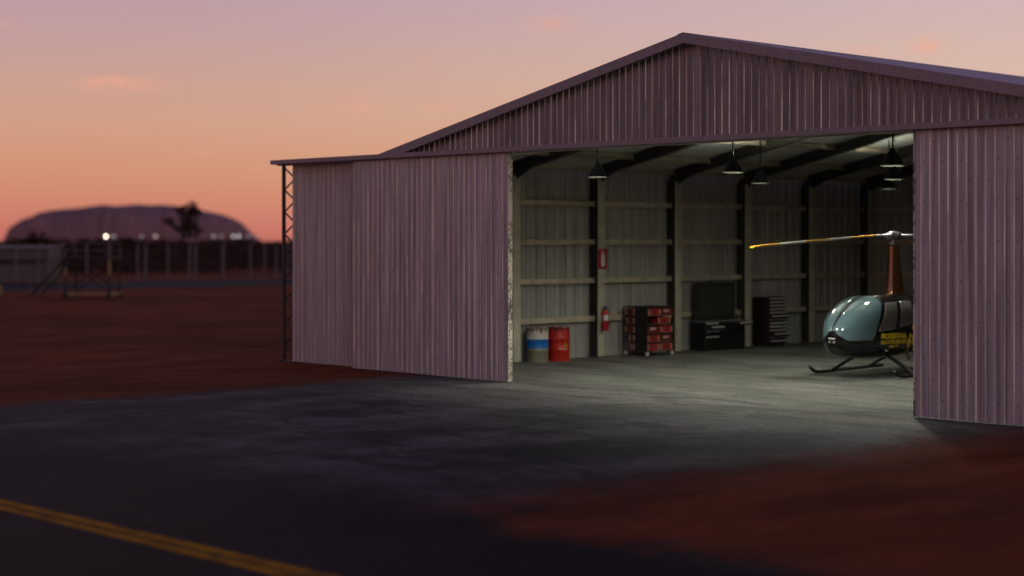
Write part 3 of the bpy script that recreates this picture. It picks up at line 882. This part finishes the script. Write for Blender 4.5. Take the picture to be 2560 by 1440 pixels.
# lettering wrapped on the left side
def lettering(txt, size, x0, z0, ang, name, align='CENTER', bold=0.0, sx=1.0):
    cu = bpy.data.curves.new(name, 'FONT'); cu.body = txt; cu.size = size; cu.align_x = align; cu.resolution_u = 3; cu.offset = bold
    ob = bpy.data.objects.new(name, cu); COL.objects.link(ob)
    dg = bpy.context.evaluated_depsgraph_get(); dg.update()
    me0 = ob.evaluated_get(dg).to_mesh()
    vs = [v.co.copy() for v in me0.vertices]; fs = [tuple(p.vertices) for p in me0.polygons]
    ob.evaluated_get(dg).to_mesh_clear(); bpy.data.objects.remove(ob); bpy.data.curves.remove(cu)
    s = MB(); ca, sa = math.cos(ang), math.sin(ang)
    for p in vs:
        tx, ty = p.x*sx*ca-p.y*sa, p.x*sx*sa+p.y*ca
        # reader on the left side: text runs towards the tail
        x, z = x0-tx, z0+ty
        s.v.append(surf(x, phi_of(x, z), 1, .011))
    for f in fs: s.face(f)
    return s.build(name, yl_m, HELI, fix=False)
lettering('PROFESSIONAL', .165, 1.16, .875, R(-1), 'side_lettering', bold=.007, sx=1.04)
lettering('HELICOPTER SERVICES', .112, 1.17, .76, R(-1), 'side_lettering', bold=.005, sx=1.0)
lettering('SINCE 1991', .085, 1.11, .665, R(-1), 'side_lettering', bold=.005, sx=1.0)
lettering('PHS', .50, .325, .46, R(55), 'side_letters', 'LEFT', bold=.03, sx=1.0)

# ------------------------------------------------------------------ far left: stairs, shed, fence, scrub, tree, lights, rock
ST = thing('boarding_stairs', 'wheeled maintenance stairs with yellow base frame on the red dirt', 'stairs', PX(234, 744, 93.5) * 1.0, R(-8))
ST.location.z = 0
dk = simple('stairs_dark_steel', (.025,.022,.02), .6, .2); ylf = simple('stairs_faded_yellow', (.32,.23,.10), .6, 0, .2, 4)
s = MB()
for y in (-.75,.75): s.box(-1.4,1.3,y-.05,y+.05,.16,.28,bev=.01)
for x in (-1.35,1.25): s.box(x-.05,x+.05,-.7,.7,.16,.28,bev=.01)
s.build('base_frame', ylf, ST)
for x in (-1.3,1.2):
    for y in (-.75,.75):
        s = MB(); s.box(x-.05,x+.05,y-.05,y+.05,.28,2.15,bev=.008); s.build('post', dk, ST)
        if y < 0: s = MB(); s.box(x-.06,x+.06,y-.06,y+.06,1.2,1.65 if x < 0 else 2.1,bev=.008); s.build('post_sleeve', ylf, ST)
        s = MB(); s.lathe([(.05,-.05),(.14,-.05),(.15,0),(.14,.05),(.05,.05)],18,Matrix.Translation((x,y*1.15,.15)) @ Matrix.Rotation(R(90),4,'X')); s.build('wheel', M['black'], ST, smooth=True)
s = MB(); s.box(-1.4,1.3,-.8,.8,2.12,2.2,bev=.01); s.build('platform', dk, ST)
s = MB()
for y in (-.75,.75):
    s.tube([(-1.3,y,.3),(1.2,y,2.1)],.03,6); s.tube([(1.2,y,.3),(-1.3,y,2.1)],.03,6)
s.build('cross_brace', dk, ST)
s = MB()
for y in (-.7,.7):
    s.tube([(-3.3,y,.12),(-1.35,y,2.15)],.06,6)
for k in range(9):
    f = (k+.6)/9.4; x_, z_ = lerp(-3.3,-1.35,f), lerp(.12,2.15,f); s.box(x_-.12,x_+.12,-.7,.7,z_-.02,z_+.02)
s.build('stair_flight', dk, ST)
s = MB()
for y in (-.75,.75):
    s.tube([(-3.25,y,.15),(-3.35,y,1.0),(-1.4,y,3.0),(1.25,y,3.0),(1.25,y,2.2)],.025,6); s.tube([(-1.35,y,2.2),(-1.4,y,3.0)],.025,6); s.tube([(-1.4,y,2.6),(1.25,y,2.6)],.02,6)
s.build('handrail', simple('handrail_grey',(.16,.15,.15),.5,.3), ST, smooth=True)

SH = thing('storage_shed', 'low pale shed with a dark open strip at the left edge', 'shed', PX(40, 708, 126), R(4)); SH.location.z = 0
shw = simple('shed_pale_wall', (.13,.11,.10), .7, 0, .1, .6)
s = MB(); s.box(-9,2.3,0,5,0,1.35,bev=.02); s.build('lower_wall', shw, SH)
s = MB(); s.box(-8.9,2.2,.1,4.9,1.35,1.75); s.build('opening_strip', M['blackmatte'], SH)
s = MB(); s.box(-9,2.3,0,5,1.75,2.5,bev=.02); s.build('upper_wall', shw, SH)
s = MB()
s.add([(-9.2,-.3,2.503),(2.5,-.3,2.503),(2.5,5.2,2.75),(-9.2,5.2,2.75),(-9.2,-.3,2.57),(2.5,-.3,2.57),(2.5,5.2,2.82),(-9.2,5.2,2.82)],[(0,3,2,1),(4,5,6,7),(0,1,5,4),(1,2,6,5),(2,3,7,6),(3,0,4,7)])
s.build('roof', simple('shed_roof_grey',(.10,.085,.08),.6), SH)
for x in (-6,-3,0,2.2):
    s = MB(); s.box(x-.07,x+.07,-.04,.0,0,2.5); s.build('wall_post', simple('shed_post',(.13,.115,.105),.7), SH)

t = thing('marker_post', 'short yellow marker post at the left edge left of the stairs', 'post', PX(2, 738, 98)); t.location.z = 0
s = MB(); s.lathe([(.09,0),(.09,.5),(.07,.54),(0,.55)],16); s.build('post_body', ylf, t, smooth=True)
s = MB(); s.box(-.16,.16,-.16,.16,0.002,.05,bev=.01); s.build('base_plate', dk, t)

# perimeter fence
fp0 = Vector((-32.2,129)); fp1 = Vector((-19.9,146)); fd = (fp1-fp0).normalized()
def fence_at(px):
    k = (px-1280)/F     # x = kY
    # fp0.x + a*fd.x = k*(fp0.y + a*fd.y)
    a_ = (k*fp0.y-fp0.x)/(fd.x-k*fd.y); return fp0+fd*a_
FE = thing('perimeter_fence', 'tall wire perimeter fence with pale posts beyond the red dirt', 'fence', (0,0,0))
fpm = simple('galvanised_post', (.19,.165,.16), .7, 0, .1, 2)
pxl = [40,95,150,217,272,344,364,420,474,489,558,626,662,691,720,760,800]
for p in pxl:
    q = fence_at(p); s = MB(); r_ = .085 if p in (364,558,217,474,489) else .065
    s.tube([(q.x,q.y,0),(q.x,q.y,2.8)], r_, 8); s.tube([(q.x,q.y,2.78),(q.x+.25,q.y-.2,3.05)], .04, 6); s.build('fence_post', fpm, FE, smooth=True)
q0, q1 = fence_at(20), fence_at(830)
s = MB()
for z in (.15,1.4,2.75): s.tube([(q0.x,q0.y,z),(q1.x,q1.y,z)], .008, 5)
L_ = (q1-q0).length; n_ = int(L_/.3)
for k in range(n_):
    a_, c_ = q0+(q1-q0)*(k/n_), q0+(q1-q0)*((k+1)/n_)
    s.tube([(a_.x,a_.y,.1),(c_.x+ (c_.x-a_.x)*6,c_.y+(c_.y-a_.y)*6,2.5)], .004, 3, False); s.tube([(a_.x+(c_.x-a_.x)*7,a_.y+(c_.y-a_.y)*7,.1),(a_.x,a_.y,2.5)], .004, 3, False)
s.build('wire_mesh', fpm, FE)

# foliage helpers
leaf_m, nt, bs = nmat('dry_scrub_leaves'); n = N(nt)
g_ = n.new('ShaderNodeNewGeometry')
n.link(n.mix(g_.outputs['Random Per Island'], (.022,.014,.010), (.075,.040,.024)), bs.inputs['Base Color']); bs.inputs['Roughness'].default_value = .8; bs.inputs['Specular IOR Level'].default_value = .1
bark_m = simple('dark_bark', (.04,.028,.02), .85)
def leaves(mb, c, rad, n, size, rnd):
    c = Vector(c)
    for _ in range(n):
        d = Vector((rnd.gauss(0,1), rnd.gauss(0,1), rnd.gauss(0,1))).normalized()*(rnd.random()**.4)
        p = c+Vector((d.x*rad[0], d.y*rad[1], d.z*rad[2]))
        a_ = Vector((rnd.gauss(0,1), rnd.gauss(0,1), rnd.gauss(0,.7))).normalized(); b_ = a_.orthogonal().normalized()
        b_ = Matrix.Rotation(rnd.random()*6.28, 3, a_) @ b_
        s1, s2 = size*rnd.uniform(.6,1.3), size*rnd.uniform(.3,.7); k = len(mb.v)
        mb.v += [p-a_*s1, p+b_*s2, p+a_*s1, p-b_*s2]; mb.face((k,k+1,k+2,k+3))
rnd = random.Random(11)
# scrub belt that reads as one mass
s = MB()
for k in range(170):
    Y = rnd.uniform(158, 215); x = rnd.uniform(-.42, .02)*Y
    h_ = rnd.uniform(.9, 1.55)*(1+.1*(Y-158)/57); w_ = rnd.uniform(1.2, 2.6)
    leaves(s, (x,Y,h_*.95), (w_,w_*.8,h_), 150, .26, rnd)
for k in range(220):
    Y = rnd.uniform(260, 640); x = rnd.uniform(-.45, .05)*Y
    h_ = rnd.uniform(1.4, 2.0); w_ = rnd.uniform(4, 9)
    leaves(s, (x,Y,h_*.9), (w_,w_*.6,h_), 110, .7, rnd)
o = s.build('scrub', leaf_m, fix=False); tag(o, 'dark mass of dry desert scrub behind the fence', 'scrub', kind='stuff')
def bush(px, py_top, Y, w, label):
    c = PX(px, HY, Y); top = HC+(HY-py_top)/F*Y
    t = thing('bush', label, 'bush', (c.x, Y, 0), 0, 'bushes above the scrub line')
    s = MB(); r2 = random.Random(px)
    for k in range(7):
        h_ = top*r2.uniform(.30,.5); leaves(s, (r2.uniform(-w,w)*.6, r2.uniform(-w,w)*.4, top-h_*r2.uniform(.95,1.5)), (w*.55,w*.5,h_*.9), 120, .28, r2)
    s.build('foliage', leaf_m, t, fix=False)
    s = MB()
    for k in range(4): s.tube([(0,0,0),(r2.uniform(-.4,.4)*w,r2.uniform(-.3,.3)*w,top*.55)],[.09,.04],6)
    s.build('stem', bark_m, t)
bush(62, 582, 180, 1.6, 'low dark bush below the left end of the rock')
bush(95, 573, 178, 1.7, 'rounded dark bush, tallest of those below the left of the rock')
bush(205, 588, 190, 2.0, 'wide low dark bush left of the brightest light')
bush(330, 589, 200, 2.2, 'broad dark bush right of the brightest light')
# the tree
Yt = 168
c = PX(440, HY, Yt)
T = thing('desert_tree', 'sparse dark desert tree standing in front of the rock', 'tree', (c.x, Yt, 0))
def at(px, py): return Vector(((px-440)/F*Yt, 0, HC-(py-HY)/F*Yt))
s = MB()
s.tube([at(437,681),at(439,640),at(445,612),at(458,590),at(468,566),at(476,540),at(481,508)],[.24,.21,.18,.14,.11,.08,.02],8)
s.tube([at(458,590),at(440,572),at(424,556)],[.09,.06,.02],6); s.tube([at(464,575),at(486,570),at(500,562)],[.08,.05,.02],6)
s.tube([at(470,560),at(455,535),at(442,520)],[.07,.05,.02],6); s.tube([at(474,548),at(490,528),at(494,515)],[.06,.04,.02],6)
s.build('trunk', bark_m, T, smooth=True)
s = MB(); r3 = random.Random(5)
for px, py, w, h_, n_ in ((480,512,.45,.35,90),(470,527,.95,.45,260),(450,520,.5,.22,80),(487,530,.6,.45,170),(474,545,.8,.45,220),(462,556,.55,.35,110),(486,562,.5,.35,120),(476,572,.7,.4,170),(495,574,.45,.3,90),(424,553,.45,.42,120),(432,566,.35,.25,60),(448,573,.5,.25,80),(464,587,.45,.3,80),(490,588,.35,.3,60)):
    p_ = at(px,py); leaves(s, (p_.x, r3.uniform(-.8,.8), p_.z), (w*1.3, w*1.3, h_*1.15), int(n_*.62), .17, r3)
s.build('crown', leaf_m, T, fix=False)

# lit floodlights far away
def flood(px, strength, col, label, r=.5, Y=700, two=False):
    p = PX(px, 591, Y)
    t = thing('floodlight', label, 'floodlight', (p.x, Y, 0), 0, 'distant lit floodlights below the rock')
    s = MB(); s.tube([(0,0,0),(0,0,p.z-r*.6)], [.1,.07], 8); s.tube([(-.3,0,p.z-r*.6),(.3,0,p.z-r*.6)], .05, 6); s.build('pole', fpm, t)
    s = MB(); s.lathe([(0,-r*.9),(r*.6,-r*.75),(r*.9,-r*.3),(r*.9,r*.3),(r*.6,r*.75),(0,r*.9)],14,Matrix.Translation((0,0,p.z)))
    s.build('lamp_head', emit('flood_glow', col, strength), t, smooth=True)
wm, cl = (1,.86,.68), (.86,.84,.84)
for px, st, col, lab in ((265,10,wm,'brightest warm floodlight, leftmost of the row below the rock'),(284,.7,cl,'dim floodlight just right of the brightest one'),
   (354,.3,cl,'faint floodlight below the middle of the rock'),(389,1.0,wm,'medium floodlight just left of the tree'),
   (475,.6,cl,'dim floodlight behind the tree'),(499,.25,cl,'faint floodlight just right of the tree'),(534,.6,cl,'dim floodlight between the tree and the bright pair'),
   (553,.25,cl,'faint floodlight left of the bright pair'),(583,1.4,cl,'left light of the bright pair below the right of the rock'),(597,1.5,cl,'right light of the bright pair below the right of the rock'),
   (622,.4,cl,'dim floodlight right of the bright pair'),(640,.2,cl,'faintest floodlight, rightmost of the row')):
    flood(px, st, col, lab)

# the great rock
prof = [(18,600),(24,590),(34,575),(48,561),(66,550),(90,540),(115,531),(140,525),(170,522),(205,520),(230,516),(262,511.5),(285,514),(310,514.5),(335,511),(355,510.5),(380,513),(405,511.5),(430,513),(460,517),(485,521),(505,526),(535,531),(560,537),(580,545),(597,556),(610,568),(622,581),(634,591),(650,600)]
YR = 17000
s = MB(); rows = []
nj = 26
import bisect
xsP = [p[0] for p in prof]
def top_at(px):
    i = max(0, min(len(prof)-2, bisect.bisect(xsP, px)-1)); a_, c_ = prof[i], prof[i+1]
    return lerp(a_[1], c_[1], (px-a_[0])/(c_[0]-a_[0]))
ni = 150
for i in range(ni+1):
    px = lerp(18,650,i/ni); topz = (HY-top_at(px))/F*YR+HC
    e = math.sqrt(max(0, 1-((px-334)/317)**2)); half = 900*max(e,.05); row = []
    for j in range(nj+1):
        a_ = math.pi*j/nj
        yy = -math.cos(a_)*half; zz = topz*max(0, math.sin(a_))**.42
        gul = mnoise.noise(Vector((px*.045, yy*.0008, 3))) ; g2 = mnoise.noise(Vector((px*.16, yy*.002, 9)))
        yy += (gul*170+g2*60)*max(0, math.sin(a_))**.3*(-1 if j < nj/2 else 1)*(1-abs(math.cos(a_))*.2)
        xx = (px-1280)/F*YR
        row.append((xx, YR+yy, zz-2))
    rows.append(row)
s.grid(rows)
rk, nt, bs = nmat('dusk_rock'); n = N(nt)
co = n.obj()
f = n.noise(co, 1.0, 5, .6, (.006,.0015,.0012))
n.link(n.mix(n.smooth(f,.35,.65), (.30,.205,.235), (.36,.22,.235)), bs.inputs['Base Color']); bs.inputs['Roughness'].default_value = .95; bs.inputs['Specular IOR Level'].default_value = .05
o = s.build('rock_hill', rk, smooth='all'); struct(o)

# ------------------------------------------------------------------ sky and light
wd = bpy.data.worlds.new('World'); sc.world = wd; wd.use_nodes = True
nt = wd.node_tree; n = N(nt); bg = nt.nodes['Background']
dirv = n.new('ShaderNodeTexCoord').outputs['Generated']
nz = n.new('ShaderNodeVectorMath', operation='NORMALIZE'); n.link(dirv, nz.inputs[0])
sp = n.new('ShaderNodeSeparateXYZ'); n.link(nz.outputs[0], sp.inputs[0]); X, Y_, Z = sp.outputs
def lin(c):
    return tuple(((x/255)/12.92 if x/255 <= .04045 else ((x/255+.055)/1.055)**2.4) for x in c)
def ramp(stops):
    r = n.new('ShaderNodeValToRGB'); r.color_ramp.interpolation = 'EASE' if False else 'LINEAR'
    e = r.color_ramp.elements
    while len(e) > 1: e.remove(e[-1])
    e[0].position = stops[0][0]; e[0].color = (*lin(stops[0][1]), 1)
    for p, c in stops[1:]:
        k = e.new(p); k.color = (*lin(c), 1)
    return r
zz = n.math('POWER', n.math('MAXIMUM', Z, 0.0), .5)
S = lambda z: math.sqrt(z)
stopsL = [(0,(190,104,98)),(S(.008),(201,117,103)),(S(.023),(209,134,110)),(S(.045),(211,150,120)),(S(.07),(209,160,136)),(S(.094),(203,160,147)),(S(.14),(188,156,165)),(S(.25),(142,122,150)),(S(.5),(92,86,116)),(1,(62,58,84))]
stopsR = [(0,(205,130,105)),(S(.008),(212,145,115)),(S(.023),(218,160,128)),(S(.045),(221,176,145)),(S(.07),(222,184,158)),(S(.094),(219,186,168)),(S(.14),(206,181,182)),(S(.25),(152,134,156)),(S(.5),(95,88,118)),(1,(62,58,84))]
rl, rr_ = ramp(stopsL), ramp(stopsR)
n.link(zz, rl.inputs[0]); n.link(zz, rr_.inputs[0])
tx = n.math('DIVIDE', X, n.math('MAXIMUM', n.math('ABSOLUTE', Y_), .05))
fr = n.smooth(tx, -.28, .38)
col = n.mix(fr, rl.outputs[0], rr_.outputs[0])
# small sunset clouds
tz = n.math('DIVIDE', Z, n.math('MAXIMUM', n.math('ABSOLUTE', Y_), .05))
nv = n.noise(nz.outputs[0], 1.0, 6, .62, (60,60,150)); nv2 = n.noise(nz.outputs[0], 1.0, 4, .6, (16,16,50))
cm = None
for px, py, sx, sy, a_ in ((300,209,85,15,1.0),(255,206,60,12,.6),(1050,158,26,11,.55),(1375,58,60,22,.5),(2318,112,40,24,.95),(2160,126,50,14,.45),(905,265,60,16,.5),(1090,272,35,11,.45),(840,282,45,10,.3),(510,385,26,9,.35),(10,62,30,12,.4)):
    dx = n.math('DIVIDE', n.math('SUBTRACT', tx, (px-1280)/F), sx/F); dz = n.math('DIVIDE', n.math('SUBTRACT', tz, (HY-py)/F), sy/F)
    d2 = n.math('ADD', n.math('MULTIPLY', dx, dx), n.math('MULTIPLY', dz, dz))
    g_ = n.math('MULTIPLY', n.math('EXPONENT', n.math('MULTIPLY', d2, -.9)), a_)
    cm = g_ if cm is None else n.math('ADD', cm, g_)
front = n.math('GREATER_THAN', Y_, .2)
cm = n.math('MULTIPLY', n.math('MULTIPLY', cm, front), n.smooth(nv, .25, .72), clamp=True)
wisp = n.math('MULTIPLY', n.math('MULTIPLY', n.smooth(nv2, .62, .8), n.smooth(nv, .4, .7)), n.math('MULTIPLY', n.smooth(Z, .03, .09), .24))
cm = n.math('MAXIMUM', cm, wisp)
col = n.mix(n.math('MULTIPLY', cm, .8), col, lin((240,168,142)))
# below the horizon
col = n.mix(n.smooth(Z, 0.0, -.02), col, (.03,.012,.009))
n.link(col, bg.inputs[0]); bg.inputs[1].default_value = 1.0

sun = bpy.data.lights.new('sun', 'SUN'); sun.energy = .13; sun.color = (1, .74, .68); sun.angle = R(25)
so = bpy.data.objects.new('sun', sun); COL.objects.link(so)
so.rotation_euler = Vector((-.50, .84, -.15)).to_track_quat('-Z', 'Y').to_euler()

# ------------------------------------------------------------------ camera
cd = bpy.data.cameras.new('camera'); cam = bpy.data.objects.new('camera', cd); COL.objects.link(cam)
cam.location = (0, 0, HC); cam.rotation_euler = (R(90), 0, 0)
cd.sensor_width = 36; cd.lens = 60; cd.shift_y = -(720-HY)/2560
cd.clip_start = .5; cd.clip_end = 90000
cd.dof.use_dof = True; cd.dof.focus_distance = 33.0; cd.dof.aperture_fstop = .43
sc.camera = cam
sc.view_settings.view_transform = 'Standard'; sc.view_settings.look = 'None'
sc.view_settings.exposure = 0; sc.view_settings.gamma = 1
sc.cycles.use_denoising = True
sc.cycles.max_bounces = 6; sc.cycles.diffuse_bounces = 4; sc.cycles.glossy_bounces = 3
sc.cycles.sample_clamp_indirect = 4
